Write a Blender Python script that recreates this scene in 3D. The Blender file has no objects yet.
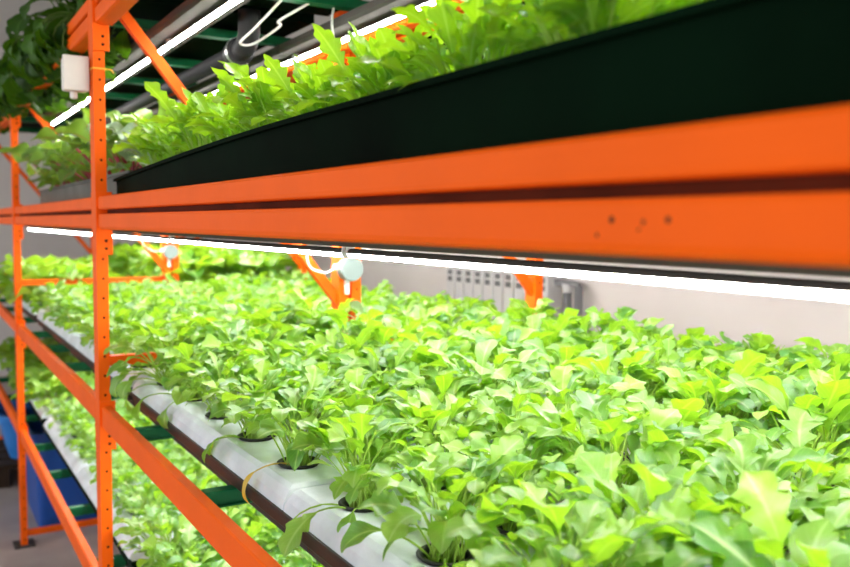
import bpy, bmesh, math, random
from math import sin, cos, pi, radians
from mathutils import Vector, Matrix

random.seed(11)
S = bpy.context.scene
COL = S.collection
H = 1.527            # camera height; X = across the racks, Y = along them, Z = up

# ------------------------------------------------------------------ materials
def new_mat(name):
    m = bpy.data.materials.new(name); m.use_nodes = True
    nt = m.node_tree
    return m, nt, nt.nodes['Principled BSDF'], nt.nodes['Material Output']

def plain(name, col, rough=.5, metal=0., spec=.5, var=.0, vscale=8., bump=0., bscale=60., coat=0.):
    m, nt, b, o = new_mat(name)
    b.inputs['Roughness'].default_value = rough
    b.inputs['Metallic'].default_value = metal
    b.inputs['Specular IOR Level'].default_value = spec
    b.inputs['Coat Weight'].default_value = coat
    b.inputs['Base Color'].default_value = (*col, 1)
    if var or bump:
        tc = nt.nodes.new('ShaderNodeTexCoord')
    if var:
        n = nt.nodes.new('ShaderNodeTexNoise'); n.inputs['Scale'].default_value = vscale; n.inputs['Detail'].default_value = 5
        r = nt.nodes.new('ShaderNodeValToRGB')
        r.color_ramp.elements[0].position = .3; r.color_ramp.elements[1].position = .7
        r.color_ramp.elements[0].color = (*[c * (1 - var) for c in col], 1)
        r.color_ramp.elements[1].color = (*[min(1, c * (1 + var * .6)) for c in col], 1)
        nt.links.new(tc.outputs['Object'], n.inputs['Vector'])
        nt.links.new(n.outputs['Fac'], r.inputs['Fac']); nt.links.new(r.outputs['Color'], b.inputs['Base Color'])
    if bump:
        n2 = nt.nodes.new('ShaderNodeTexNoise'); n2.inputs['Scale'].default_value = bscale; n2.inputs['Detail'].default_value = 4
        bp = nt.nodes.new('ShaderNodeBump'); bp.inputs['Strength'].default_value = bump; bp.inputs['Distance'].default_value = .004
        nt.links.new(tc.outputs['Object'], n2.inputs['Vector'])
        nt.links.new(n2.outputs['Fac'], bp.inputs['Height']); nt.links.new(bp.outputs['Normal'], b.inputs['Normal'])
    return m

def emit(name, col, strength):
    m, nt, b, o = new_mat(name)
    b.inputs['Base Color'].default_value = (.9, .9, .9, 1)
    b.inputs['Emission Color'].default_value = (*col, 1)
    b.inputs['Emission Strength'].default_value = strength
    return m

def leaf_mat(name, young, old, trans, vein=(.55, .66, .30), tw=.42, rough=.42, spec=.45):
    m, nt, b, o = new_mat(name)
    N, L = nt.nodes, nt.links
    at = N.new('ShaderNodeAttribute'); at.attribute_name = 'leafuv'
    sp = N.new('ShaderNodeSeparateXYZ'); L.new(at.outputs['Vector'], sp.inputs[0])
    mix = N.new('ShaderNodeMix'); mix.data_type = 'RGBA'
    mix.inputs['A'].default_value = (*young, 1); mix.inputs['B'].default_value = (*old, 1)
    L.new(sp.outputs['Z'], mix.inputs['Factor'])
    # side veins and midrib, a real pattern of the leaf
    ab = N.new('ShaderNodeMath'); ab.operation = 'ABSOLUTE'; L.new(sp.outputs['X'], ab.inputs[0])
    mr = N.new('ShaderNodeMapRange'); mr.inputs['From Min'].default_value = .03; mr.inputs['From Max'].default_value = .13
    mr.inputs['To Min'].default_value = .75; mr.inputs['To Max'].default_value = 0; L.new(ab.outputs[0], mr.inputs['Value'])
    v1 = N.new('ShaderNodeMath'); v1.operation = 'MULTIPLY_ADD'; v1.inputs[1].default_value = 9; L.new(sp.outputs['Y'], v1.inputs[0])
    v2 = N.new('ShaderNodeMath'); v2.operation = 'MULTIPLY'; v2.inputs[1].default_value = -2.6; L.new(ab.outputs[0], v2.inputs[0]); L.new(v2.outputs[0], v1.inputs[2])
    fr = N.new('ShaderNodeMath'); fr.operation = 'FRACT'; L.new(v1.outputs[0], fr.inputs[0])
    mr2 = N.new('ShaderNodeMapRange'); mr2.inputs['From Min'].default_value = .0; mr2.inputs['From Max'].default_value = .16
    mr2.inputs['To Min'].default_value = .35; mr2.inputs['To Max'].default_value = 0; L.new(fr.outputs[0], mr2.inputs['Value'])
    mx = N.new('ShaderNodeMath'); mx.operation = 'MAXIMUM'; L.new(mr.outputs[0], mx.inputs[0]); L.new(mr2.outputs[0], mx.inputs[1])
    mv = N.new('ShaderNodeMix'); mv.data_type = 'RGBA'; mv.inputs['B'].default_value = (*vein, 1)
    L.new(mx.outputs[0], mv.inputs['Factor']); L.new(mix.outputs['Result'], mv.inputs['A'])
    L.new(mv.outputs['Result'], b.inputs['Base Color'])
    b.inputs['Roughness'].default_value = rough; b.inputs['Specular IOR Level'].default_value = spec
    tr = N.new('ShaderNodeBsdfTranslucent'); tr.inputs['Color'].default_value = (*trans, 1)
    ms = N.new('ShaderNodeMixShader'); ms.inputs['Fac'].default_value = tw
    L.new(b.outputs[0], ms.inputs[1]); L.new(tr.outputs[0], ms.inputs[2]); L.new(ms.outputs[0], o.inputs['Surface'])
    return m

M = {}
M['orange'] = plain('orange_paint', (.90, .118, .002), .5, 0, .12, .08, 5, .06, 90)
M['orange_worn'] = plain('orange_paint_brace', (.84, .115, .003), .5, 0, .15, .16, 9)
M['hole'] = plain('hole_inside_shade', (.02, .008, .004), .9, 0, .1)  # dark colour stands in for shade inside the hollow steel
M['green_steel'] = plain('green_paint', (.004, .155, .055), .5, 0, .25, .2, 6)
M['tray_black'] = plain('tray_dark_green', (.0010, .0070, .0026), .6, 0, .015, .6, 4, .25, 7)
M['tray_brown'] = plain('tray_brown', (.022, .0165, .0135), .5, 0, .3, .35, 12)
M['tray_grey'] = plain('tray_grey', (.10, .115, .10), .55, 0, .3, .35, 9)
M['foam'] = plain('foam_white', (.67, .715, .775), .75, 0, .25, .16, 14, .5, 45)
M['pot'] = plain('pot_black', (.010, .011, .011), .5, 0, .4)
M['peat'] = plain('peat', (.030, .017, .010), .95, 0, .1, .5, 120, .8, 200)
M['housing'] = plain('fixture_grey', (.085, .08, .072), .8, 0, .03, .08, 6)
M['tube'] = emit('tube_light', (1, .985, .95), 60)
M['cap'] = plain('white_plastic', (.74, .74, .72), .4, 0, .5)
M['whitebox'] = plain('box_white', (.74, .71, .66), .45, 0, .5, .06, 20)
M['greybox'] = plain('box_grey', (.20, .25, .245), .45, 0, .4)
M['cable'] = plain('cable_white', (.78, .76, .73), .45)
M['tie'] = plain('tie_yellow', (.85, .42, .04), .45)
M['steel'] = plain('zinc', (.5, .5, .5), .35, 1.)
M['web'] = plain('groove_shade_tone', (.10, .018, .006), .8, 0, .1, .3, 10)  # dark red-brown put in as the shade down in the beam groove
M['foot'] = plain('foot_steel', (.055, .05, .045), .6, .3)
M['pipe'] = plain('pipe_dark', (.022, .022, .024), .6, 0, .12)
M['blue'] = plain('blue_plastic', (.008, .075, .36), .42, 0, .4, .1, 5)
M['lightblue'] = plain('blue_pale_plastic', (.03, .21, .62), .4, 0, .4, .1, 5)
M['wood'] = plain('pallet_wood', (.045, .026, .016), .85, 0, .2, .3, 12)
M['wall'] = plain('wall_paint', (.60, .555, .535), .85, 0, .2, .05, 2.5, .12, 40)
M['wall_far'] = plain('wall_far_paint', (.66, .63, .61), .85, 0, .2, .08, 1.5)
M['ceiling'] = plain('ceiling_paint', (.62, .62, .60), .9, 0, .2, .06, 1.5)
M['floor'] = plain('concrete', (.40, .345, .325), .7, 0, .3, .14, 4, .2, 30)
M['radiator'] = plain('radiator_grey', (.50, .49, .49), .45, 0, .4)
M['radiator_slot'] = plain('radiator_slot', (.13, .13, .135), .7, 0, .2)
M['radpipe'] = plain('radiator_pipe', (.19, .19, .20), .5, .2)
M['dirt'] = plain('dirt', (.05, .028, .018), .9, 0, .1)

M['arugula'] = leaf_mat('arugula_leaf', (.25, .44, .050), (.042, .18, .038), (.36, .66, .014), vein=(.46, .60, .20), tw=.42, rough=.40, spec=.85)
M['mizuna'] = leaf_mat('mizuna_leaf', (.30, .52, .03), (.045, .19, .02), (.42, .74, .01), vein=(.42, .58, .16), tw=.42, rough=.36, spec=.5)
M['mustard'] = leaf_mat('mustard_leaf', (.28, .48, .04), (.08, .25, .035), (.40, .66, .02), tw=.38)
M['chard'] = leaf_mat('chard_leaf', (.20, .38, .05), (.05, .13, .04), (.30, .50, .03), vein=(.30, .03, .05), tw=.32, rough=.36)
M['chard_pale'] = leaf_mat('chard_pale_leaf', (.36, .47, .33), (.22, .34, .22), (.30, .45, .12), vein=(.62, .66, .52), tw=.25, rough=.36)
M['spinach'] = leaf_mat('spinach_leaf', (.05, .14, .010), (.010, .042, .006), (.10, .24, .006), vein=(.08, .17, .03), tw=.30, rough=.5, spec=.2)
M['stem'] = plain('stem_green', (.30, .48, .06), .45, 0, .4)
M['stem_red'] = plain('stem_red', (.30, .02, .04), .4, 0, .4)
M['stem_dark'] = plain('stem_dark', (.10, .18, .03), .5, 0, .3)
M['yellow_leaf'] = leaf_mat('yellow_leaf', (.75, .50, .06), (.62, .38, .05), (.75, .5, .05), vein=(.8, .62, .2), tw=.35)

# ------------------------------------------------------------------ mesh helpers
class MB:
    def __init__(self): self.v = []; self.f = []; self.mi = []; self.a = []; self.cur = 0; self.smooth = False
    def add(self, vs, fs):
        b = len(self.v); self.v += [tuple(p) for p in vs]
        self.f += [tuple(b + i for i in f) for f in fs]; self.mi += [self.cur] * len(fs)
    def box(self, x0, x1, y0, y1, z0, z1):
        vs = [(x, y, z) for z in (z0, z1) for y in (y0, y1) for x in (x0, x1)]
        self.add(vs, [(0, 2, 3, 1), (4, 5, 7, 6), (0, 1, 5, 4), (2, 6, 7, 3), (0, 4, 6, 2), (1, 3, 7, 5)])
    def cbox(self, x0, x1, y0, y1, z0, z1, c):
        """box with every edge chamfered by c"""
        bm = bmesh.new(); bmesh.ops.create_cube(bm, size=1)
        for v in bm.verts:
            v.co = Vector(((x0 + x1) / 2 + v.co.x * (x1 - x0), (y0 + y1) / 2 + v.co.y * (y1 - y0), (z0 + z1) / 2 + v.co.z * (z1 - z0)))
        bmesh.ops.bevel(bm, geom=bm.edges[:], offset=c, segments=2, affect='EDGES', profile=.5)
        bm.verts.index_update()
        self.add([v.co for v in bm.verts], [[v.index for v in f.verts] for f in bm.faces]); bm.free()
    def prism_y(self, prof, y0, y1):
        """profile of (x, z) points, counter-clockwise seen from -y, swept along y"""
        n = len(prof)
        self.add([(x, y0, z) for x, z in prof] + [(x, y1, z) for x, z in prof],
                 [(i, (i + 1) % n, n + (i + 1) % n, n + i) for i in range(n)] + [tuple(range(n))[::-1], tuple(range(n, 2 * n))])
    def tube(self, pts, r, n=8, cap=True, rs=None):
        pts = [Vector(p) for p in pts]; rings = []
        up = None
        for i, p in enumerate(pts):
            t = (pts[min(i + 1, len(pts) - 1)] - pts[max(i - 1, 0)]).normalized()
            if up is None:
                up = Vector((0, 0, 1)) if abs(t.z) < .9 else Vector((1, 0, 0))
            s = t.cross(up).normalized(); up = s.cross(t).normalized()
            rr = rs[i] if rs else r
            rings.append([p + s * rr * cos(2 * pi * k / n) + up * rr * sin(2 * pi * k / n) for k in range(n)])
        vs = [q for R in rings for q in R]; fs = []
        for i in range(len(pts) - 1):
            for k in range(n):
                a, b = i * n + k, i * n + (k + 1) % n
                fs.append((a, b, b + n, a + n))
        if cap: fs += [tuple(range(n))[::-1], tuple(range((len(pts) - 1) * n, len(pts) * n))]
        self.add(vs, fs)
    def lathe(self, prof, c=(0, 0, 0), n=20, axis='z', closed=False):
        vs = []
        for r, h in prof:
            for k in range(n):
                a = 2 * pi * k / n
                if axis == 'z': vs.append((c[0] + r * cos(a), c[1] + r * sin(a), c[2] + h))
                elif axis == 'y': vs.append((c[0] + r * cos(a), c[1] + h, c[2] + r * sin(a)))
                else: vs.append((c[0] + h, c[1] + r * cos(a), c[2] + r * sin(a)))
        fs = []
        for i in range(len(prof) - 1):
            for k in range(n):
                a, b = i * n + k, i * n + (k + 1) % n
                fs.append((a, b, b + n, a + n))
        if closed: fs += [tuple(range(n))[::-1], tuple(range((len(prof) - 1) * n, len(prof) * n))]
        self.add(vs, fs)
    def mesh(self, name, mats, smooth=False, recalc=True):
        me = bpy.data.meshes.new(name); me.from_pydata(self.v, [], self.f)
        for m in (mats if isinstance(mats, (list, tuple)) else [mats]): me.materials.append(m)
        me.polygons.foreach_set('material_index', self.mi)
        if self.a:
            at = me.attributes.new('leafuv', 'FLOAT_VECTOR', 'POINT')
            at.data.foreach_set('vector', [c for a in self.a for c in a])
        if recalc:
            bm = bmesh.new(); bm.from_mesh(me); bmesh.ops.recalc_face_normals(bm, faces=bm.faces[:]); bm.to_mesh(me); bm.free()
        me.polygons.foreach_set('use_smooth', [bool(smooth)] * len(me.polygons))
        me.update(); return me

def link(name, me, parent=None, loc=(0, 0, 0), rz=0):
    o = bpy.data.objects.new(name, me); COL.objects.link(o)
    o.location = loc; o.rotation_euler = (0, 0, rz)
    if parent: o.parent = parent
    return o

def obj(name, mb, mats, parent=None, smooth=False, loc=(0, 0, 0), label=None):
    o = link(name, mb.mesh(name, mats, smooth), parent, loc)
    if smooth == 'auto': pass
    if label: o['label'] = label
    return o

def thing(name, label, cat, loc=(0, 0, 0), rz=0, group=None):
    o = bpy.data.objects.new(name, None); COL.objects.link(o); o.empty_display_size = .05
    o.location = loc; o.rotation_euler = (0, 0, rz)
    o['label'] = label; o['category'] = cat
    if group: o['group'] = group
    return o

def tag(o, label, cat, group=None):
    o['label'] = label; o['category'] = cat
    if group: o['group'] = group
    return o

def struct(name, mb, m):
    o = obj(name, mb, m); o['kind'] = 'structure'; return o

# ------------------------------------------------------------------ room
WX, WY, CZ = 2.62, 9.2, 3.2
b = MB(); b.box(-4, WX + .1, -3, WY + .1, -.1, 0); struct('floor', b, M['floor'])
b = MB(); b.box(WX, WX + .1, -3, WY + .1, 0, CZ); struct('wall_right', b, M['wall'])
b = MB(); b.box(-4, WX, WY, WY + .1, 0, CZ); struct('wall_back', b, M['wall_far'])
b = MB(); b.box(-4, WX + .1, -3, WY + .1, CZ, CZ + .1); struct('ceiling', b, M['ceiling'])

# ------------------------------------------------------------------ rack
FR = [.06, 2.30, 4.33, 6.33]             # frames along Y
PW = .055                                 # post width along Y
FRONT1, REAR1, FRONT2, REAR2 = (.3985, .4265), (1.075, 1.106), (1.116, 1.147), (1.810, 1.841)
POSTTOP = 2.28
FNAME = ['near post', 'white-box post', 'leftmost post', 'farthest post']

def post_mesh(x0, x1):
    """upright of thin sheet: near face punched with round holes every 50 mm, pockets dark inside"""
    b = MB(); y0, y1 = -PW / 2, PW / 2
    n = int((POSTTOP - .006) / .05); z0 = .006
    cx = x0 + (x1 - x0) * .56; r = .0034
    for i in range(n):
        a, c = z0 + i * .05, z0 + (i + 1) * .05
        mz = (a + c) / 2; mx = (x0 + x1) / 2
        out = [(x1, mz), (x1, c), (mx, c), (x0, c), (x0, mz), (x0, a), (mx, a), (x1, a)]
        ho = [(cx + r * cos(k * pi / 4), mz + r * sin(k * pi / 4)) for k in range(8)]
        vs = [(x, y0, z) for x, z in out] + [(x, y0, z) for x, z in ho] + [(x, y0 + .006, z) for x, z in ho]
        b.cur = 0
        b.add(vs, [(k, (k + 1) % 8, 8 + (k + 1) % 8, 8 + k) for k in range(8)])
        b.cur = 1
        b.add(vs, [(8 + k, 8 + (k + 1) % 8, 16 + (k + 1) % 8, 16 + k) for k in range(8)] + [tuple(range(16, 24))])
    top = z0 + n * .05
    b.cur = 0
    vs = [(x, y, z) for z in (z0, top) for y in (y0, y1) for x in (x0, x1)]
    # a rolled lip down the aisle face
    b.add(vs, [(0, 2, 3, 1), (4, 5, 7, 6), (2, 6, 7, 3), (0, 4, 6, 2), (1, 3, 7, 5)])
    return b.mesh('post', [M['orange'], M['hole']], recalc=False)

def brace_mb(x0, z0, x1, z1, y0, y1, w=.026):
    b = MB(); d = Vector((x1 - x0, 0, z1 - z0)).normalized(); s = Vector((-d.z, 0, d.x)) * w / 2
    p = [Vector((x0, 0, z0)), Vector((x1, 0, z1))]
    vs = []
    for y in (y0, y1):
        vs += [p[0] - s + Vector((0, y, 0)), p[1] - s + Vector((0, y, 0)), p[1] + s + Vector((0, y, 0)), p[0] + s + Vector((0, y, 0))]
    b.add(vs, [(0, 1, 2, 3), (7, 6, 5, 4), (0, 4, 5, 1), (1, 5, 6, 2), (2, 6, 7, 3), (3, 7, 4, 0)])
    for q in p:      # bolt heads
        b.lathe([(.006, y0 - .005), (.006, y0)], (q.x, 0, q.z), 6, 'y', True)
    return b

PM = {k: post_mesh(*k) for k in (FRONT1, REAR1, FRONT2, REAR2)}
def frame(i, rack):
    y = FR[i]; fr, re = (FRONT1, REAR1) if rack == 0 else (FRONT2, REAR2)
    who = ['aisle', 'wall-side'][rack]
    where = ['just outside the right edge of the view', 'carrying the white junction box', 'farthest left in view', 'beyond the leftmost post'][i]
    t = thing('upright_frame', f'orange punched upright frame of the {who} rack, {where}', 'rack frame', (0, y, 0), group='orange upright frames')
    for k in (fr, re):
        link('post', PM[k], t)
        f = MB(); xm = (k[0] + k[1]) / 2
        f.box(xm - .045, xm + .045, -.055, .055, 0, .006)
        for sx in (-1, 1): f.lathe([(.007, .006), (.007, .016)], (xm + sx * .033, -.042, 0), 6, 'z', True)
        obj('base_plate', f, M['foot'], t, label='dark steel base plate')
    xa, xb = fr[1] - .012, re[0] + .012
    zs = [(xa, 2.135), (xb, 1.29)]     # zigzag of diagonals
    for (p, q) in zip(zs[:-1], zs[1:]):
        obj('diagonal_brace', brace_mb(p[0], p[1], q[0], q[1], -.012, .012), M['orange_worn'], t)
    for z in ((1.24 if i == 2 and rack == 0 else 1.166), .055):
        hb = MB(); hb.box(fr[1] - .002, re[0] + .002, -.013, .013, z - .013, z + .013)
        obj('cross_brace', hb, M['orange_worn'], t)
    return t
for i in range(4): frame(i, 0)
for i in (1, 2, 3): frame(i, 1)

LEV = {'bottom': .560, 'middle': 1.053, 'eye-level': 1.5895, 'top': 2.10}
BH = .0875
def beam_profile(x, face, big):
    """big: two ribs with a deep slot between; small: plain 55 x 22 mm box section. face -1 looks to the aisle, +1 to the wall"""
    c = .004
    if big:
        d = .046; B = .083
        p = [(0, -c), (0, -.030 + c), (.001, -.031), (.004, -.033), (.034, -.0335), (.034, -.0435), (.004, -.0440), (.001, -.045), (0, -.045 - c), (0, -B + .009), (.002, -B + .003), (.008, -B),
             (d - c, -B), (d, -B + c), (d, -c), (d - c, 0), (c, 0)]
    else:
        d = .024; h = .055; c = .003
        p = [(0, -c), (0, -h + c), (c, -h), (d - c, -h), (d, -h + c), (d, -c), (d - c, 0), (c, 0)]
    return [(x + (q if face < 0 else -q), z) for q, z in p]
def beam(lev, x, face, bay, label, connectors=True):
    z = LEV[lev]; y0, y1 = FR[bay] + PW / 2 + .004, FR[bay + 1] - PW / 2 - .004
    t = thing('shelf_rail', label, 'rack rail', (0, 0, z), group='orange shelf rails'); t['kind'] = 'thing'
    big = lev in ('eye-level', 'top'); pr = beam_profile(x, face, big); low = -.148 if big else -.115
    if face > 0: pr = pr[::-1]
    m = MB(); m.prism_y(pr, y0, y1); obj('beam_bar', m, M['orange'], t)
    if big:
        m = MB(); xa, xb = sorted((x - face * .022, x - face * .0345)); m.box(xa, xb, y0 + .001, y1 - .001, -.0436, -.0334); obj('groove_shade', m, M['web'], t, label='dark strip coloured as shade inside the groove')
    xs = (x - .006, x + .034) if face < 0 else (x - .034, x + .006)
    for yy, s in ((y0, -1), (y1, 1)):
        c = MB(); c.cbox(xs[0], xs[1], min(yy, yy + s * .005), max(yy, yy + s * .005), low, .012, .0012)
        for zz in (low + .016, low + .036):
            c.cur = 1; c.lathe([(.004, -.0008 * s), (.004, .0056 * s)], ((xs[0] + xs[1]) / 2 + .004, yy - (.005 if s < 0 else 0) * 0, zz), 8, 'y', True); c.cur = 0
        obj('connector', c, [M['orange'], M['hole']], t)
    return t
BAY = ['nearest bay, running out to the right', 'bay between the white-box and leftmost posts', 'bay beyond the leftmost post']
for lev in LEV:
    for bay in range(3):
        beam(lev, .404, -1, bay, f'orange steel front beam of the {lev} shelf, {BAY[bay]}')
for lev in ('middle', 'top'):
    for bay in range(2):
        beam(lev, 1.102, 1, bay, f'orange steel rear beam of the {lev} shelf, {BAY[bay]}')
for bay in range(2):
    beam('middle', 1.120, -1, bay, f'orange front beam of the wall-side rack, middle shelf, {BAY[bay]}')
    beam('middle', 1.837, 1, bay, f'orange rear beam of the wall-side rack, middle shelf, {BAY[bay]}')
for bay in (0, 1):
    beam('top', 1.120, -1, bay, f'orange front beam of the wall-side rack, top shelf, {BAY[bay]}')
    beam('top', 1.837, 1, bay, f'orange rear beam of the wall-side rack, top shelf, {BAY[bay]}')
for bay in (1,):
    beam('eye-level', 1.837, 1, bay, f'orange rear beam of the wall-side rack, eye-level shelf, {BAY[bay]}')
# dirt specks on the near eye-level beam (stuck grains)
sp = MB()
for y, z, r in ((.427, -.0585, .0026), (.441, -.069, .0016), (.398, -.060, .0018), (.402, -.065, .0012), (.377, -.0585, .0024)):
    sp.lathe([(.0001, -.0008), (r, 0), (r * .8, .001)], (.404, y, LEV['eye-level'] + z), 7, 'x', True)
tag(obj('dirt_specks', sp, M['dirt']), 'tiny dark specks of dirt stuck on the nearest eye-level orange beam', 'dirt')['kind'] = 'stuff'

# green joists across each shelf
JY = {0: [.47, .97, 1.47, 2.0], 1: [2.52, 3.04, 3.52, 3.98], 2: [4.6, 5.2, 5.8]}
ORD = ['first', 'second', 'third', 'fourth', 'fifth', 'sixth', 'seventh', 'eighth', 'ninth', 'tenth', 'eleventh', 'twelfth']
def joist(lev, bay, k, x0, x1, rack='aisle rack'):
    z = LEV[lev]
    if lev in ('bottom', 'middle') and rack == 'aisle rack': x0 = .4285
    b = MB(); b.cbox(x0, x1, JY[bay][k] - .015, JY[bay][k] + .015, z - .030, z - .003, .003)
    b.box(x0, x1, JY[bay][k] - .024, JY[bay][k] - .013, z - .030, z - .0275)
    o = obj('shelf_joist', b, M['green_steel'])
    tag(o, f'green steel joist, {ORD[k]} in the {["nearest", "middle", "far"][bay]} bay, {lev} shelf of the {rack}', 'joist', f'green joists of the {lev} shelf')
for lev in LEV:
    for bay in (0, 1, 2):
        if bay == 2 and lev == 'eye-level': continue
        for k in range(len(JY[bay])):
            if lev == 'bottom' and bay == 0 and k == 0: continue
            joist(lev, bay, k, .4505, 1.0555)

for bay in (0, 1, 2):
    for k in (1, 2): joist('middle', bay, k, 1.1665, 1.8105, 'wall-side rack')

# ------------------------------------------------------------------ trays and foam boards
def tray(label, x0, x1, y0, y1, z, hgt, mat, rim=None, floor_ribs=False, group=None):
    """open trough with folded rim; rim(y) may give another height along its length"""
    n = 12; t = .004
    ys = [y0 + (y1 - y0) * i / n for i in range(n + 1)]
    b = MB()
    def sec(y):
        h = rim(y) if rim else hgt
        return [(x0 - .008, h - .007), (x0 - .008, h), (x0 + t, h), (x0 + .004 + t, .006), (x1 - .004 - t, .006), (x1 - t, h), (x1 + .008, h), (x1 + .008, h - .007),
                (x1, h - .007), (x1 - .003, .004), (x1 - .006, 0), (x0 + .006, 0), (x0 + .003, .004), (x0, h - .007)]
    m = len(sec(y0)); vs = [(x, y, z + zz) for y in ys for x, zz in sec(y)]
    fs = [(i * m + k, i * m + (k + 1) % m, (i + 1) * m + (k + 1) % m, (i + 1) * m + k) for i in range(n) for k in range(m)]
    b.add(vs, fs)
    # end walls
    for y, s in ((y0, 1), (y1, -1)):
        h = rim(y) if rim else hgt
        b.box(x0 + .001, x1 - .001, min(y, y + s * t), max(y, y + s * t), z + .001, z + h - .001)
    if floor_ribs:
        k = 0; x = x0 + .03
        while x < x1 - .03:
            b.box(x, x + .022, y0 + .01, y1 - .01, z - .006, z + .001); x += .05
    o = obj('growing_tray', b, mat)
    return tag(o, label, 'tray', group or 'long growing trays')

ROWS = [.5515, .690, .828, .966]
def foam(label, x0, x1, y0, y1, z0, z1, rows, ncol, slope=.022):
    """white polystyrene board: bevelled rim all round, round holes, returns hole centres"""
    b = MB(); r = .0335; K = 16
    xs = [x0 + slope]
    for i in range(len(rows) - 1): xs.append((rows[i] + rows[i + 1]) / 2)
    xs.append(x1 - slope)
    Y0, Y1 = y0 + .012, y1 - .012
    du = (Y1 - Y0) / ncol; cs = []
    for i, cx in enumerate(rows):
        for j in range(ncol):
            ya, yb = Y0 + j * du, Y0 + (j + 1) * du
            cy = (ya + yb) / 2 + (du * .16 if i % 2 else 0)
            cs.append((cx, cy, i, j))
            xa, xb = xs[i], xs[i + 1]; mx, my = (xa + xb) / 2, (ya + yb) / 2
            out, ho = [], []
            for k in range(K):
                a = 2 * pi * k / K; c, s = cos(a), sin(a); q = max(abs(c), abs(s)); out.append((mx + c / q * (xb - xa) / 2, my + s / q * (yb - ya) / 2))
                ho.append((cx + r * c, cy + r * s))
            vs = [(x, y, z1) for x, y in out] + [(x, y, z1 - .0015) for x, y in ho] + [(x, y, z0 + .004) for x, y in ho]
            b.add(vs, [(k, (k + 1) % K, K + (k + 1) % K, K + k) for k in range(K)] + [(K + k, K + (k + 1) % K, 2 * K + (k + 1) % K, 2 * K + k) for k in range(K)])
    # rim: top edge -> chamfer -> side -> bottom
    def ring(dx, dy, z): return [(x0 + dx, y0 + dy, z), (x1 - dx, y0 + dy, z), (x1 - dx, y1 - dy, z), (x0 + dx, y1 - dy, z)]
    rings = [ring(slope, .012, z1), ring(slope * .62, .006, z1 - .006), ring(slope * .25, .002, z1 - (z1 - z0) * .55), ring(0, 0, z0)]
    vs = [p for R in rings for p in R]; fs = []
    for i in range(3):
        for k in range(4): fs.append((i * 4 + k, i * 4 + (k + 1) % 4, i * 4 + 4 + (k + 1) % 4, i * 4 + 4 + k))
    fs.append((12, 15, 14, 13))
    b.add(vs, fs)
    o = obj('foam_board', b, M['foam'])
    tag(o, label, 'planting board', 'white foam planting boards')
    return cs

# ------------------------------------------------------------------ plants
def leaf(lv, st, base, az, elev, Lp, Lb, W, curl, nl, depth, tint, rng, obov=.62, fold=.25, wave=.10, twist=0., pr=.0014, npts=15, petcurl=.25, tipcurl=1.0):
    p = Vector(base); e = elev; d_az = az + rng.uniform(-.25, .25)
    pts = [p.copy()]
    for i in range(5):
        p = p + Vector((cos(e) * cos(d_az), cos(e) * sin(d_az), sin(e))) * (Lp / 5)
        e -= petcurl * curl / 5; pts.append(p.copy())
    n = npts; mid = [p.copy()]; tg = []
    for i in range(n):
        t = Vector((cos(e) * cos(d_az), cos(e) * sin(d_az), sin(e))); tg.append(t)
        p = p + t * (Lb / n); mid.append(p.copy()); e -= curl * tipcurl / n; d_az += twist / n
    tg.append(tg[-1])
    st.tube(pts + mid[1:5:2], pr, 4, False, [pr * 1.25, pr * 1.1, pr, pr, pr * .9, pr * .85, pr * .6, pr * .3])
    ph = rng.uniform(0, 6.28); rl = rng.uniform(-.5, .5)
    A = (-1, -.55, 0, .55, 1); b0 = len(lv.v); vs = []
    ph2 = rng.uniform(0, 1)
    for i, q in enumerate(mid):
        t = i / n; tt = tg[i]
        s = Vector((-sin(d_az), cos(d_az), 0)); s = (s - tt * s.dot(tt)).normalized(); nn = tt.cross(s)
        if nn.z < 0 and abs(e) < 10: pass
        s, nn = s * cos(rl) + nn * sin(rl), nn * cos(rl) - s * sin(rl)
        # outline
        u = t ** (math.log(.5) / math.log(obov))
        w = max(0., sin(pi * u)) ** (.8 if t < obov else 1.0) * W * (1 if t > .02 else .3)
        if t < .25: w = max(w, W * .10)
        for a in A:
            q_ = (nl * t + ph2 + (.3 if a > 0 else 0)) % 1.0
            lob = (1 - q_) ** 1.3 if q_ > .12 else q_ / .12 * .85      # forward-pointing teeth: slow rise, sharp notch
            edge = 1 - depth * lob * (1 if t < .78 else .7)
            k = 1 if abs(a) == 1 else .5
            wv = (sin(ph + t * 11 + a * 1.5) * wave * abs(a) + fold * abs(a) ** 1.4) * w
            if abs(a) == 1: ww = w * edge
            else: ww = w * (1 - depth * .30 * lob)
            vs.append(q + s * (a * ww) - nn * wv * -1)
            lv.a.append((a, t, tint))
    m = len(A)
    lv.add(vs, [(i * m + k, i * m + k + 1, (i + 1) * m + k + 1, (i + 1) * m + k) for i in range(n) for k in range(m - 1)])

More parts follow.
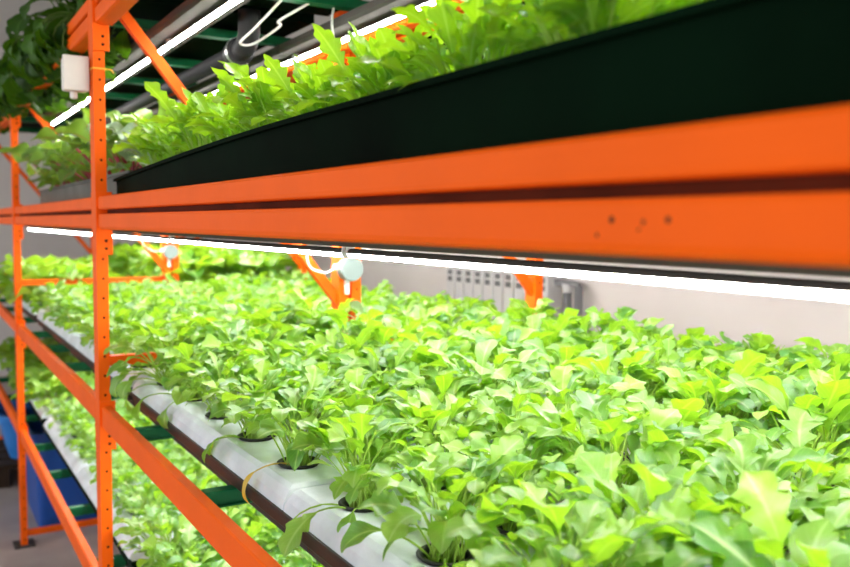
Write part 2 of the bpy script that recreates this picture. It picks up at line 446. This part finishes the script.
def foliage(seed, kind):
    rng = random.Random(seed); lv, st = MB(), MB()
    def base(r): a = rng.uniform(0, 6.28); q = r * rng.random() ** .5; return (q * cos(a), q * sin(a), -.010)
    if kind in ('arugula', 'arugula_front'):
        fr_ = kind == 'arugula_front'
        n = rng.randint(58, 64) if not fr_ else rng.randint(44, 48)
        for i in range(n):
            inner = i / n
            az = i * 2.4 + rng.uniform(-.3, .3)
            el = radians(rng.uniform(66, 88) if inner < .5 else rng.uniform(58, 74) if fr_ else rng.uniform(42, 70))
            Lp = rng.uniform(.062, .115) if inner < .8 or fr_ else rng.uniform(.03, .06)
            Lb = rng.uniform(.046, .084); lobed = rng.random() < .8; W = Lb * (rng.uniform(.27, .37) if lobed else rng.uniform(.22, .30))
            leaf(lv, st, base(.022), az, el, Lp, Lb, W, rng.uniform(.7, 2.0), rng.uniform(3.0, 4.6) if lobed else 5, rng.uniform(.42, .78) if lobed else rng.uniform(.1, .25),
                 min(1, max(0, rng.gauss(.45, .36))), rng, obov=rng.uniform(.56, .72), fold=rng.uniform(.05, .35), wave=rng.uniform(.08, .26), twist=rng.uniform(-.9, .9), npts=28)
    elif kind == 'mizuna':
        n = rng.randint(76, 82)
        for i in range(n):
            inner = i / n
            el = radians(rng.uniform(70, 89) if inner < .6 else rng.uniform(60, 78))
            Lp = rng.uniform(.05, .11); Lb = rng.uniform(.050, .105); W = Lb * rng.uniform(.14, .25)
            leaf(lv, st, base(.025), i * 2.4, el, Lp, Lb, W, rng.uniform(.2, 1.5), rng.uniform(4., 6), rng.uniform(.6, .86) if rng.random() < .88 else .2,
                 min(1, max(0, rng.gauss(.42, .38))), rng, obov=rng.uniform(.58, .74), fold=rng.uniform(.1, .4), wave=rng.uniform(.1, .3), twist=rng.uniform(-1., 1.), npts=32)
    elif kind == 'mustard':
        for i in range(30):
            inner = i / 30
            el = radians(rng.uniform(62, 86) if inner < .5 else rng.uniform(35, 66))
            Lb = rng.uniform(.09, .14)
            leaf(lv, st, base(.02), i * 2.4, el, rng.uniform(.07, .13), Lb, Lb * rng.uniform(.28, .40), rng.uniform(.8, 1.8), 5, rng.uniform(.1, .4), min(1, max(0, rng.gauss(.5, .3))), rng,
                 obov=.6, wave=.22, pr=.002, twist=rng.uniform(-.5, .5))
    elif kind in ('chard', 'chard_pale'):
        for i in range(24):
            inner = i / 24
            el = radians(rng.uniform(66, 88) if inner < .5 else rng.uniform(35, 66))
            Lb = rng.uniform(.07, .115)
            leaf(lv, st, base(.018), i * 2.4, el, rng.uniform(.06, .16), Lb, Lb * rng.uniform(.32, .42), rng.uniform(.6, 1.7), 4, rng.uniform(.03, .12), rng.random(), rng,
                 obov=.46, wave=.3, fold=.3, pr=.0034, npts=16, twist=rng.uniform(-.4, .4))
    elif kind == 'spinach':
        for i in range(42):
            inner = i / 42
            up = inner < .45
            el = radians(rng.uniform(55, 86) if up else rng.uniform(15, 60))
            Lb = rng.uniform(.055, .095)
            az = i * 2.4 if up else pi + rng.uniform(-.85, .85)
            leaf(lv, st, base(.02), az, el, rng.uniform(.05, .12) if up else rng.uniform(.08, .16), Lb, Lb * rng.uniform(.36, .47), rng.uniform(.8, 1.6) if up else rng.uniform(1.4, 2.6), 3, .04, rng.random(), rng,
                 obov=.48, wave=.12, fold=.2, pr=.002, npts=12, petcurl=.5 if up else .9, twist=rng.uniform(-.4, .4))
    stem_m = {'chard': 'stem_red', 'spinach': 'stem_dark'}.get(kind, 'stem')
    return lv.mesh('leaves', M[kind.replace('_front', '')], True, False), st.mesh('stems', M[stem_m], True, False)

def pot_mesh():
    b = MB(); b.lathe([(.0315, -.001), (.0365, .0015), (.037, .003), (.0355, .0042), (.030, .0035), (.0292, -.004), (.027, -.014)], n=24)
    b.lathe([(.0325, -.001), (.030, -.03)], n=24)
    b.cur = 1; b.lathe([(.0272, -.0135), (.02, -.011), (.008, -.0095), (.0005, -.0095)], n=24)
    return b.mesh('net_pot', [M['pot'], M['peat']], True)
POT = pot_mesh()
VAR = {k: [foliage(hash_, k) for hash_ in rng_] for k, rng_ in {
    'arugula': range(100, 109), 'arugula_front': range(150, 155), 'mizuna': range(200, 206), 'mustard': range(300, 304), 'chard': range(400, 403), 'chard_pale': range(450, 452), 'spinach': range(500, 504)}.items()}
CATN = {'arugula': 'arugula_plant', 'arugula_front': 'arugula_plant', 'mizuna': 'mizuna_plant', 'mustard': 'mustard_plant', 'chard': 'chard_plant', 'chard_pale': 'chard_plant', 'spinach': 'spinach_plant'}
prng = random.Random(5)
def plant(kind, loc, label, group, scale=1., var=None, rz=None, pot=True, extra=None):
    t = thing(CATN[kind], label, 'plant', loc, prng.uniform(0, 6.28) if rz is None else rz, group)
    lv, st = VAR[kind][prng.randrange(len(VAR[kind])) if var is None else var]
    s = scale * prng.uniform(.93, 1.08)
    for nm, me in (('leaves', lv), ('stems', st)):
        c = link(nm, me, t); c.scale = (s, s, s)
    if pot: link('net_pot', POT, t)
    return t

ROWN = ['front', 'second', 'third', 'fourth']
G1 = 'arugula plants on the middle shelf, nearest bay'
# --- middle shelf, both racks, both near bays
def shelf_plants(cs, kind, z, labelf, group, scale=1., skip=None, pot=True, rise=0.):
    out = []
    for cx, cy, i, j in cs:
        if skip and skip(cx, cy, i, j): continue
        kd = 'arugula_front' if kind == 'arugula' and i == 0 and group == G1 else kind
        if group == G1 and cy > 1.95: kd, scale_ = 'arugula', scale * 1.22
        else: scale_ = scale
        out.append((plant(kd, (cx, cy, z), labelf(i, j), group, scale_ + rise * i, pot=pot), i, j))
    return out

ZF0, ZF1 = 1.085, 1.120
tray('dark brown growing tray under the white boards, middle shelf, nearest bay', .480, 1.022, .05, 2.268, 1.0505, .035, M['tray_brown'])
tray('dark brown growing tray, middle shelf, bay between the white-box and leftmost posts', .480, 1.022, 2.325, 4.215, 1.0505, .035, M['tray_brown'])
tray('dark growing tray, middle shelf, bay beyond the leftmost post', .480, 1.022, 4.325, 6.215, 1.0505, .035, M['tray_brown'])
cA = foam('white foam board with black pots, middle shelf front, nearest to the viewer', .476, 1.024, .0665, 1.2055, ZF0, ZF1, ROWS, 5)
cB = foam('white foam board with black pots, middle shelf, just before the white-box post', .476, 1.024, 1.209, 2.262, ZF0, ZF1, ROWS, 5)
cC = foam('white foam board on the middle shelf, just beyond the white-box post', .476, 1.024, 2.330, 3.268, ZF0, ZF1, ROWS, 4)
cD = foam('white foam board on the middle shelf, just before the leftmost post', .476, 1.024, 3.272, 4.210, ZF0, ZF1, ROWS, 4)
cE = foam('white foam board on the middle shelf, just beyond the leftmost post', .476, 1.024, 4.330, 5.268, ZF0, ZF1, ROWS, 4)

LOOK = ['bushy', 'leafy', 'full', 'dense', 'spreading']
def lab_near(off, n, rk):
    def f(i, j):
        k = n - 1 - (j + off)          # counted from the white-box post towards the viewer
        row = ROWN[i] + ' row'
        return f'light green arugula plant, {row}, {ORD[k]} before the white-box post, middle shelf, {rk}'
    return f
near = shelf_plants(cA, 'arugula', ZF1, lab_near(0, 10, 'aisle rack'), G1, 1.0, rise=.05)
near += shelf_plants(cB, 'arugula', ZF1, lab_near(5, 10, 'aisle rack'), G1, 1.0, rise=.085)
def lab_mid(off, rk):
    return lambda i, j: f'light green arugula plant, {ROWN[i]} row, {ORD[j + off]} beyond the white-box post, middle shelf, {rk}'
G2 = 'arugula plants on the middle shelf, bay before the leftmost post'
shelf_plants(cC, 'arugula', ZF1, lab_mid(0, 'aisle rack'), G2, 1.0)
shelf_plants(cD, 'arugula', ZF1, lab_mid(4, 'aisle rack'), G2, .98)
shelf_plants(cE, 'mustard', ZF1, lambda i, j: f'tall green mustard plant, {ROWN[i]} row, {ORD[j]} beyond the leftmost post, middle shelf, aisle rack', 'tall mustard plants beyond the leftmost post', 1.2, skip=lambda cx, cy, i, j: i > 1)
# wall-side rack
R2 = [1.235, 1.378, 1.521, 1.664]
for nm, y0, y1, n in (('nearest bay', .50, 2.210, 8), ('bay beyond the white-box post', 2.330, 4.210, 8), ('bay beyond the leftmost post', 4.330, 6.21, 7)):
    tray(f'dark growing tray of the wall-side rack, middle shelf, {nm}', 1.172, 1.740, y0 - .01, y1 + .005, 1.0505, .035, M['tray_brown'])
    cs = foam(f'white foam board of the wall-side rack, middle shelf, {nm}', 1.170, 1.742, y0, y1, ZF0 + .003, ZF1, R2, n)
    if nm == 'nearest bay':
        shelf_plants(cs, 'arugula', ZF1, lambda i, j: f'light green arugula plant, {ROWN[i]} row, {ORD[7 - j]} before the white-box post, middle shelf, wall-side rack', 'arugula plants of the wall-side rack, nearest bay', 1.2)
    elif n == 8:
        shelf_plants(cs, 'arugula', ZF1, lambda i, j: f'light green arugula plant, {ROWN[i]} row, {ORD[j]} beyond the white-box post, middle shelf, wall-side rack', 'arugula plants of the wall-side rack, bay before the leftmost post', 1.1)
    else:
        shelf_plants(cs, 'mustard', ZF1, lambda i, j: f'tall green mustard plant, {ROWN[i]} row, {ORD[j]} beyond the leftmost post, middle shelf, wall-side rack', 'tall mustard plants beyond the leftmost post', 1.5)

# drooping leaves of the front-row plants that hang over the board edge
def droop(plant_obj, leaves, label=None):
    lv, st, yl = MB(), MB(), MB(); rng = random.Random(len(leaves) * 7 + 3)
    inv = plant_obj.rotation_euler.z
    for (az, el, Lp, Lb, W, curl, nl, dep, tint) in leaves:
        leaf(lv, st, (.015 * cos(az - inv), .015 * sin(az - inv), -.008), az - inv, radians(el), Lp, Lb, W, curl, nl, dep, tint, rng, obov=.66, pr=.0015, petcurl=.55, npts=18, wave=.15)
    a = link('drooping_leaves', lv.mesh('drooping_leaves', M['arugula'], True, False), plant_obj); a['label'] = 'long leaves drooping over the board edge'
    link('drooping_stems', st.mesh('drooping_stems', M['stem'], True, False), plant_obj)
fr = sorted([(p.location.y, p) for p, i, j in near if i == 0], key=lambda q: q[0])
W_ = pi   # towards the aisle (-x)
droop(fr[4][1], [(W_ + .25, 30, .075, .085, .020, 1.1, 3.4, .55, .35), (W_ - .35, 22, .08, .07, .016, 2.0, 2, .1, .5), (W_ + 1.0, 42, .05, .05, .017, 1.6, 3, .15, .6)])
droop(fr[3][1], [(W_ + .9, 40, .08, .075, .025, 1.2, 4, .45, .5), (W_ - .5, 48, .07, .07, .022, 1.3, 2, .1, .8), (W_ + 1.6, 32, .08, .08, .022, 1.0, 4, .5, .3)])
droop(fr[6][1], [(W_ + .1, 35, .06, .06, .018, 1.5, 2, .1, .5), (W_ - .6, 30, .05, .05, .016, 1.5, 3, .3, .4)])
droop(fr[8][1], [(W_ - .1, 38, .09, .07, .022, 1.8, 3, .2, .6), (W_ + .5, 30, .08, .06, .020, 2.0, 3, .3, .4)])
droop(fr[9][1], [(W_ - .2, 48, .10, .075, .026, 1.9, 2, .1, .7), (W_ + .5, 40, .10, .06, .022, 1.6, 3, .3, .4), (W_ + .1, 25, .09, .06, .020, 2.2, 3, .25, .4)])
lv, st = MB(), MB()
leaf(lv, st, (.0, .0, -.006), W_ + .05 - fr[5][1].rotation_euler.z, radians(24), .075, .07, .010, 1.9, 2, .06, .4, random.Random(4), obov=.55, petcurl=.5)
a = link('yellow_leaf', lv.mesh('yellow_leaf', M['yellow_leaf'], True, False), fr[5][1]); a['label'] = 'withered yellow leaf'
link('yellow_stem', st.mesh('yellow_stem', M['yellow_leaf'], True, False), fr[5][1])
fl = ['arugula plant at the lower picture edge, half-hidden black pot nearest the viewer', None, None]
fr[3][1]['label'] = 'arugula plant in the black pot nearest the viewer, broad leaf over the rim'
fr[4][1]['label'] = 'arugula plant with two long drooping leaves over the white board edge'
fr[5][1]['label'] = 'arugula plant with a withered yellow leaf hanging over the white board edge'
fr[9][1]['label'] = 'arugula plant drooping over the board edge right beside the white-box post'

# --- bottom shelf (aisle rack)
ZB0, ZB1 = .580, .620; ZBT = .5575
tray('dark green growing tray with pale rim on the bottom shelf, nearest bay', .484, 1.022, .72, 2.362, ZBT, .036, M['tray_black'])
cs = foam('white foam board on the bottom shelf, nearest bay', .498, 1.018, .75, 2.335, ZB0, ZB1, ROWS, 8)
shelf_plants(cs, 'arugula', ZB1, lambda i, j: f'light green arugula plant, {ROWN[i]} row, {ORD[7 - j]} before the white-box post, bottom shelf', 'arugula plants on the bottom shelf, nearest bay', 1.0)
RB = [.585, .71, .835, .96]
tray('dark growing tray on the bottom shelf, bay before the leftmost post', .492, 1.022, 2.375, 4.215, ZBT, .030, M['tray_black'])
G5 = 'arugula plants on the bottom shelf, bay before the leftmost post'
cs = foam('white foam board over the blue bin, bottom shelf, just beyond the white-box post', .488, 1.020, 2.40, 3.302, ZB0, .626, RB, 5, .045)
shelf_plants(cs, 'arugula', .626, lambda i, j: f'small arugula plant, {ROWN[i]} row, {ORD[j]} beyond the white-box post, bottom shelf', G5, .80)
cs = foam('white foam board on the bottom shelf, just before the leftmost post', .488, 1.020, 3.308, 4.21, ZB0, .626, RB, 5, .045)
shelf_plants(cs, 'arugula', .626, lambda i, j: f'small arugula plant, {ROWN[i]} row, {ORD[j + 5]} beyond the white-box post, bottom shelf', G5, .80, skip=lambda cx, cy, i, j: i == 3)
tray('dark growing tray on the bottom shelf, bay beyond the leftmost post', .50, 1.022, 4.325, 6.21, ZBT, .036, M['tray_black'])
cs = foam('white foam board on the bottom shelf, beyond the leftmost post', .496, 1.018, 4.34, 6.2, ZB0, ZB1, [.57, .70, .83], 7)
shelf_plants(cs, 'mustard', ZB1, lambda i, j: f'green mustard plant, {ROWN[i]} row, {ORD[j]} beyond the leftmost post, bottom shelf', 'mustard plants on the bottom shelf', .85, skip=lambda cx, cy, i, j: i > 1)

# --- eye-level shelf
ZE = LEV['eye-level']
def rim(y):
    k = max(0, min(1, (y - .1) / 2.2))
    return .086 - .010 * k - .030 * max(0, (k - .45) / .55) ** 1.5
tray('black-green growing tray, long and tilted, on the nearest eye-level orange beam', .455, 1.02, .08, 2.30, ZE, .08, M['tray_black'], rim)
RE = [.545, .690, .83]
cs = foam('white foam board inside the black-green eye-level tray', .468, 1.008, .10, 2.28, ZE + .010, ZE + .034, RE, 11, .012)
shelf_plants(cs, 'mizuna', ZE + .034, lambda i, j: f'jagged-leaved bright green mizuna plant, {ROWN[i]} row, {ORD[10 - j]} before the white-box post, eye-level shelf', 'mizuna plants in the black-green tray', 1.02,
             skip=lambda cx, cy, i, j: i == 2 and j % 2)
tray('dark grey growing tray behind the white-box post, eye-level shelf', .50, 1.02, 2.325, 4.20, ZE, .072, M['tray_grey'])
cs = foam('white foam board inside the grey eye-level tray', .512, 1.008, 2.36, 4.18, ZE + .008, ZE + .044, [.60, .76, .90], 7, .012)
for cx, cy, i, j in cs:
    if i == 2 and j > 3: continue
    pale = (i, j) in ((0, 0), (1, 0), (2, 1), (1, 2), (2, 0))
    plant('chard_pale' if pale else 'chard', (cx, cy, ZE + .044),
          f'{"pale silvery-green" if pale else "dark green, red-stemmed"} chard plant, {ROWN[i]} row, {ORD[j]} beyond the white-box post, eye-level shelf', 'chard plants in the grey eye-level tray', .95 if pale else 1.25)

# --- top shelf
ZT = LEV['top']
for nm, y0, y1 in (('nearest bay', .26, 2.22), ('bay before the leftmost post', 2.32, 4.22)):
    tray(f'dark ribbed tray on the top shelf, seen from below, {nm}', .46, 1.018, y0, y1, ZT + .0035, .05, M['tray_black'], floor_ribs=False)
tk = 0
for k in range(10):
    for i, x in enumerate((.50, .63)):
        if i == 1 and k % 2: continue
        plant('spinach', (x - .02, 2.74 + k * .165, ZT + .02), f'dark green round-leaved spinach plant, {ROWN[i]} row, {ORD[k]} beyond the white-box post, top shelf', 'spinach plants on the top shelf', 1.15 + .3 * i, rz=prng.uniform(-.4, .4))
for k in range(5):
    plant('spinach', (.50, 4.38 + k * .22, ZT + .02), f'dark green round-leaved spinach plant, {ORD[k]} beyond the leftmost post, top shelf', 'spinach plants on the top shelf', 1.1, rz=prng.uniform(-.4, .4))
tray('dark tray on the top shelf beyond the leftmost post', .46, 1.018, 4.325, 6.2, ZT + .0035, .05, M['tray_black'])

# ------------------------------------------------------------------ tube lights
JN = [-.965, .155, 1.275, 2.395, 3.515, 4.635, 5.755]
def fixture(x, zc, k, label, group, ceil_z, wide=.052):
    """batten: folded grey reflector, glowing tube, two end caps, two hangers"""
    y0, y1 = JN[k] + .003, JN[k + 1] - .003
    t = thing('tube_light', label, 'light', (x, (y0 + y1) / 2, zc), group=group)
    h = (y1 - y0) / 2
    b = MB(); w = wide
    b.prism_y([(-w, .036), (-w, .020), (-w + .006, .013), (w - .006, .013), (w, .020), (w, .036)][::-1], -h, h)
    obj('reflector', b, M['housing'], t)
    r = .0078; K = 12
    for nm, a0, a1, mm in (('diffuser', 183, 357, M['tube']), ('tube_back', -3, 183, M['housing'])):
        b = MB(); arc = [(r * cos(radians(a0 + (a1 - a0) * q / K)), r * sin(radians(a0 + (a1 - a0) * q / K))) for q in range(K + 1)]
        b.prism_y(arc, -h + .007, h - .007); obj(nm, b, mm, t, True)
    for s in (-1, 1):
        b = MB(); b.tube([(0, s * h, 0), (0, s * (h - .009), 0)], r * 1.06, 12); b.box(-.006, .006, min(s * h, s * (h - .01)), max(s * h, s * (h - .01)), .004, .014)
        obj('end_cap', b, M['cap'], t)
        b = MB(); yy = s * (h - .2); b.box(-.012, .012, yy - .008, yy + .008, .036, ceil_z - zc); obj('hanger', b, M['steel'], t)
LP = ['out-of-view', 'nearest', 'second nearest', 'third', 'fourth', 'fifth']  # out-of-view segment is added to brighten the nearest plants
for k in range(6):
    ends = LP[k] + ' segment'
    for x, w in ((.62, 'front'), (.99, 'rear')):
        if not (w == 'rear' and k > 4):
            fixture(x, 1.478, k, f'glowing white tube light, {ends} of the {w} line under the eye-level shelf', 'tube lights under the eye-level shelf', 1.5555)
        if 0 < k < 5:
            fixture(x, 2.012, k, f'glowing white tube light, {ends} of the {w} line under the top shelf', 'tube lights under the top shelf', 2.069)
    if 0 < k < 5:
        for x, w in ((.60, 'front'), (.93, 'rear')):
            fixture(x, .962, k, f'glowing white tube light, {ends} of the {w} line under the middle shelf', 'tube lights under the middle shelf', 1.0265)
    if k == 0: continue
    for x, w in ((1.27, 'front'), (1.60, 'rear')):
        fixture(x, 1.500, k, f'glowing tube light of the wall-side rack, {ends} of the {w} line', 'tube lights of the wall-side rack', 1.56)
# plain steel shelf deck of the wall-side rack that carries its lights
for k, (y0, y1) in enumerate(((.3, 2.22), (2.32, 4.22), (4.32, 6.22))):
    b = MB(); b.cbox(1.125, 1.790, y0, y1, 1.560, 1.585, .003)
    tag(obj('shelf_deck', b, M['tray_black']), f'dark steel shelf deck over the wall-side rack lights, {["nearest bay", "bay before the leftmost post", "far bay"][k]}', 'shelf', 'dark shelf decks')

for k, (y0, y1) in enumerate(((.3, 2.22), (2.32, 4.22))):
    b = MB(); b.cbox(1.1665, 1.7905, y0, y1, 2.065, 2.097, .003)
    tag(obj('shelf_deck', b, M['tray_black']), f'dark steel top shelf deck of the wall-side rack, {["nearest bay", "bay before the leftmost post"][k]}', 'shelf', 'dark top shelf decks')

# ------------------------------------------------------------------ boxes, cables, pipe
t = thing('junction_box', 'white square plastic junction box fixed high on the orange post', 'electrical box', (.3615, 2.332, 1.897))
b = MB(); b.cbox(-.026, .036, -.022, .024, -.042, .042, .007); obj('box_body', b, M['whitebox'], t)
b = MB(); b.cbox(-.029, .034, -.030, -.020, -.044, .044, .004); obj('box_lid', b, M['whitebox'], t)
b = MB(); b.lathe([(.009, 0), (.009, -.016), (.006, -.018)], (0, 0, -.043), 12, 'z', True); obj('cable_gland', b, M['whitebox'], t)
b = MB()
z = 1.908; pts = []
x0, x1, y0, y1 = .396, .429, 2.30 - .0300, 2.30 + .0300
path = [(x0, y0), (x1, y0), (x1, y1), (x0, y1), (x0, y0)]
b.tube([(x, y, z) for x, y in path], .0022, 6)
b.tube([(x1, y0, z), (x1 + .012, y0 - .006, z - .002), (x1 + .016, y0 - .008, z - .010)], .002, 6)
tag(obj('cable_tie', b, M['tie']), 'yellow cable tie around the orange post below the white box', 'cable tie')

def round_box(x, y, z, label):
    t = thing('round_junction_box', label, 'electrical box', (x, y, z), group='round grey junction boxes')
    b = MB(); b.lathe([(.034, .0), (.034, -.030), (.031, -.034)], n=28, axis='y', closed=True); obj('box_body', b, M['greybox'], t, False)
    b = MB(); b.lathe([(.0355, -.030), (.0355, -.038), (.033, -.041), (.001, -.041)], n=28, axis='y', closed=True); obj('box_lid', b, M['greybox'], t, False)
    b = MB(); b.lathe([(.010, -.05), (.010, -.032)], (0, -.016, .006), 14, 'x', True); obj('cable_gland', b, M['cap'], t)
    b = MB(); b.box(-.009, .003, -.012, -.002, -.075, -.032); obj('strap', b, M['cap'], t, label='short white strap below the box')
round_box(1.100, 2.2725, 1.393, 'round grey junction box on the double orange post, beside the diagonal brace')
round_box(1.100, 4.3025, 1.378, 'round grey junction box with white strap on the far inner post')
def cable(pts, r, label, mat='cable', name='cable'):
    # smooth through points
    P = [Vector(p) for p in pts]; out = []
    for i in range(len(P) - 1):
        p0, p1, p2, p3 = P[max(i - 1, 0)], P[i], P[i + 1], P[min(i + 2, len(P) - 1)]
        for k in range(6):
            s = k / 6
            out.append(.5 * ((2 * p1) + (p2 - p0) * s + (2 * p0 - 5 * p1 + 4 * p2 - p3) * s * s + (3 * p1 - p0 - 3 * p2 + p3) * s ** 3))
    out.append(P[-1]); b = MB(); b.tube(out, r, 7)
    return tag(obj(name, b, M[mat], None, True), label, 'cable')
cable([(.975, 2.25, 1.452), (.962, 2.248, 1.43), (.975, 2.245, 1.398), (1.02, 2.25, 1.384), (1.050, 2.255, 1.394), (1.054, 2.2565, 1.399)], .0032, 'white cable looping into the round box near the diagonal brace')
cable([(1.26, 2.6, 1.505), (1.24, 2.45, 1.45), (1.245, 2.32, 1.44), (1.26, 2.2, 1.452), (1.27, 2.06, 1.505)], .003, 'white cable sagging right of the round box under the tube light')
cable([(.965, 4.28, 1.452), (.97, 4.275, 1.41), (1.02, 4.28, 1.382), (1.054, 4.2865, 1.384)], .0032, 'white cable looping into the far round box')
cable([(.79, 2.0, 2.071), (.76, 2.10, 2.02), (.74, 2.16, 1.99), (.79, 2.20, 2.00), (.84, 2.14, 2.04), (.80, 2.04, 2.03), (.86, 1.995, 2.071)], .0032, 'pale cable loop hanging under the top shelf near the dark pipe')
cable([(.93, 2.0, 2.072), (.925, 2.0, 2.03), (.935, 2.005, 1.97)], .003, 'pale cable end dangling under the top shelf')
t = thing('drain_pipe', 'dark drain pipe with a wide coupling under the top shelf', 'pipe', (.80, 2.34, 2.005))
b = MB(); b.tube([(0, 0, 0), (0, 1.2, 0), (0, 2.3, 0)], .024, 16); obj('pipe_run', b, M['pipe'], t, True)
b = MB(); b.lathe([(.025, .06), (.033, .055), (.033, .02), (.038, .015), (.038, -.012), (.030, -.016)], n=20, axis='y', closed=True); obj('coupling', b, M['pipe'], t)
b = MB(); b.tube([(0, -.01, 0), (0, -.05, .006), (0, -.075, .03), (0, -.08, .08), (0, -.08, .094)], .030, 16); obj('elbow', b, M['pipe'], t, True)
b = MB(); b.lathe([(.039, -.002), (.0395, .006), (.039, .012)], n=20, axis='y'); obj('collar_ring', b, M['steel'], t)

# ------------------------------------------------------------------ radiator and its pipes
t = thing('radiator', 'grey sectional radiator on the wall behind the plants', 'radiator', (2.555, 0, 0))
NS = 10; pitch = .088
for k in range(NS):
    y = 3.06 + k * pitch
    b = MB(); b.cbox(-.045, .045, y + .004, y + pitch - .004, .70, 1.315, .006)
    b.cur = 1
    for zz in (1.268, 1.232): b.box(-.0462, -.043, y + .022, y + pitch - .022, zz - .012, zz + .014)
    obj('section', b, [M['radiator'], M['radiator_slot']], t)
b = MB(); b.box(-.012, .012, 3.06, 3.06 + NS * pitch, .74, .77); b.box(-.012, .012, 3.06, 3.06 + NS * pitch, 1.24, 1.27); obj('manifold', b, M['radiator'], t)
for yy in (3.35, 3.87):
    b = MB(); b.box(.03, .065, yy - .015, yy + .015, 1.1, 1.16); obj('wall_bracket', b, M['radiator'], t)
t = thing('heating_pipe', 'grey vertical heating pipes on the wall beside the radiator', 'pipe', (2.56, 2.98, 0))
for dy in (0, -.075):
    b = MB(); b.tube([(0, dy, 0), (0, dy, .8), (0, dy, 1.27 + dy * .2)], .020, 12); b.tube([(0, dy, 1.255), (0, dy + .04, 1.262), (0, dy + .12 + (.0 if dy else 0), 1.262)], .016, 10)
    obj('pipe_run', b, M['radpipe'], t, True)
b = MB(); b.lathe([(.026, -.02), (.026, .02)], (0, 0, 1.24), 12, 'z', True); obj('valve', b, M['radiator'], t)

# ------------------------------------------------------------------ bin and basin on the floor
def tub(name, label, cat, x0, x1, y0, y1, z0, z1, taper, mat, rimmat, r=.05):
    t = thing(name, label, cat, ((x0 + x1) / 2, (y0 + y1) / 2, z0))
    hx, hy, hz = (x1 - x0) / 2, (y1 - y0) / 2, z1 - z0
    def ring(hx, hy, z, rr):
        out = []
        for cx, cy, a0 in ((1, 1, 0), (-1, 1, 90), (-1, -1, 180), (1, -1, 270)):
            for k in range(6):
                a = radians(a0 + 90 * k / 5); out.append((cx * (hx - rr) + rr * cos(a), cy * (hy - rr) + rr * sin(a), z))
        return out
    def shell(rs, close0, close1):
        b = MB(); n = 24; vs = [p for R in rs for p in R]; fs = []
        for i in range(len(rs) - 1):
            for k in range(n): fs.append((i * n + k, i * n + (k + 1) % n, i * n + n + (k + 1) % n, i * n + n + k))
        if close0: fs.append(tuple(range(n))[::-1])
        if close1: fs.append(tuple(range((len(rs) - 1) * n, len(rs) * n)))
        b.add(vs, fs); return b
    e = taper
    obj('body', shell([ring(hx - e, hy - e, 0, r), ring(hx - e * .5, hy - e * .5, hz * .5, r), ring(hx, hy, hz, r), ring(hx - .006, hy - .006, hz, r), ring(hx - e - .006, hy - e - .006, .01, r)], True, True), mat, t, False)
    obj('rim', shell([ring(hx, hy, hz - .035, r), ring(hx + .014, hy + .014, hz - .035, r), ring(hx + .016, hy + .016, hz + .003, r), ring(hx - .004, hy - .004, hz + .003, r), ring(hx - .004, hy - .004, hz - .02, r)], False, False), rimmat, t, False)
tub('storage_bin', 'large dark blue plastic bin on the floor under the bottom shelf', 'bin', .47, 1.00, 4.42, 5.05, 0, .50, .03, M['blue'], M['blue'])
tub('basin', 'light blue basin on a dark pallet at the left picture edge', 'basin', .40, .80, 5.35, 5.95, .13, .40, .06, M['lightblue'], M['lightblue'], .09)
t = thing('pallet', 'dark wooden pallet on the floor under the light blue basin', 'pallet', (.60, 5.65, 0))
for k in range(4):
    b = MB(); b.box(-.25, .25, -.33 + k * .175, -.33 + k * .175 + .13, .105, .1295); obj('deck_board', b, M['wood'], t)
for k in (-1, 0, 1):
    b = MB(); b.box(k * .20 - .04, k * .20 + .04, -.33, .33, 0, .105); obj('bearer', b, M['wood'], t)

# ------------------------------------------------------------------ light and camera
w = bpy.data.worlds.new('World'); S.world = w; w.use_nodes = True
bg = w.node_tree.nodes['Background']; bg.inputs['Color'].default_value = (.985, .99, 1, 1); bg.inputs['Strength'].default_value = 1.25

cam = bpy.data.cameras.new('camera'); co = bpy.data.objects.new('camera', cam); COL.objects.link(co)
yaw, pitch, roll = radians(31.1), radians(4.0), radians(.5)
fy = Vector((sin(yaw) * cos(pitch), cos(yaw) * cos(pitch), -sin(pitch)))
r0 = Vector((cos(yaw), -sin(yaw), 0)); u0 = r0.cross(fy)
r1 = r0 * cos(roll) + u0 * sin(roll); u1 = u0 * cos(roll) - r0 * sin(roll)
mt = Matrix.Identity(4)
for i in range(3): mt[i][0], mt[i][1], mt[i][2] = r1[i], u1[i], -fy[i]
mt[2][3] = H; co.matrix_world = mt
cam.sensor_width = 36; cam.lens = 36; cam.clip_start = .02; cam.clip_end = 60
cam.dof.use_dof = True; cam.dof.focus_distance = 1.35; cam.dof.aperture_fstop = 4.4
S.camera = co
S.view_settings.view_transform = 'Standard'; S.view_settings.look = 'None'
S.view_settings.exposure = 0.5; S.view_settings.gamma = 1; S.view_settings.use_curve_mapping = False
S.cycles.use_denoising = True
S.cycles.max_bounces = 10; S.cycles.transmission_bounces = 6; S.cycles.diffuse_bounces = 6
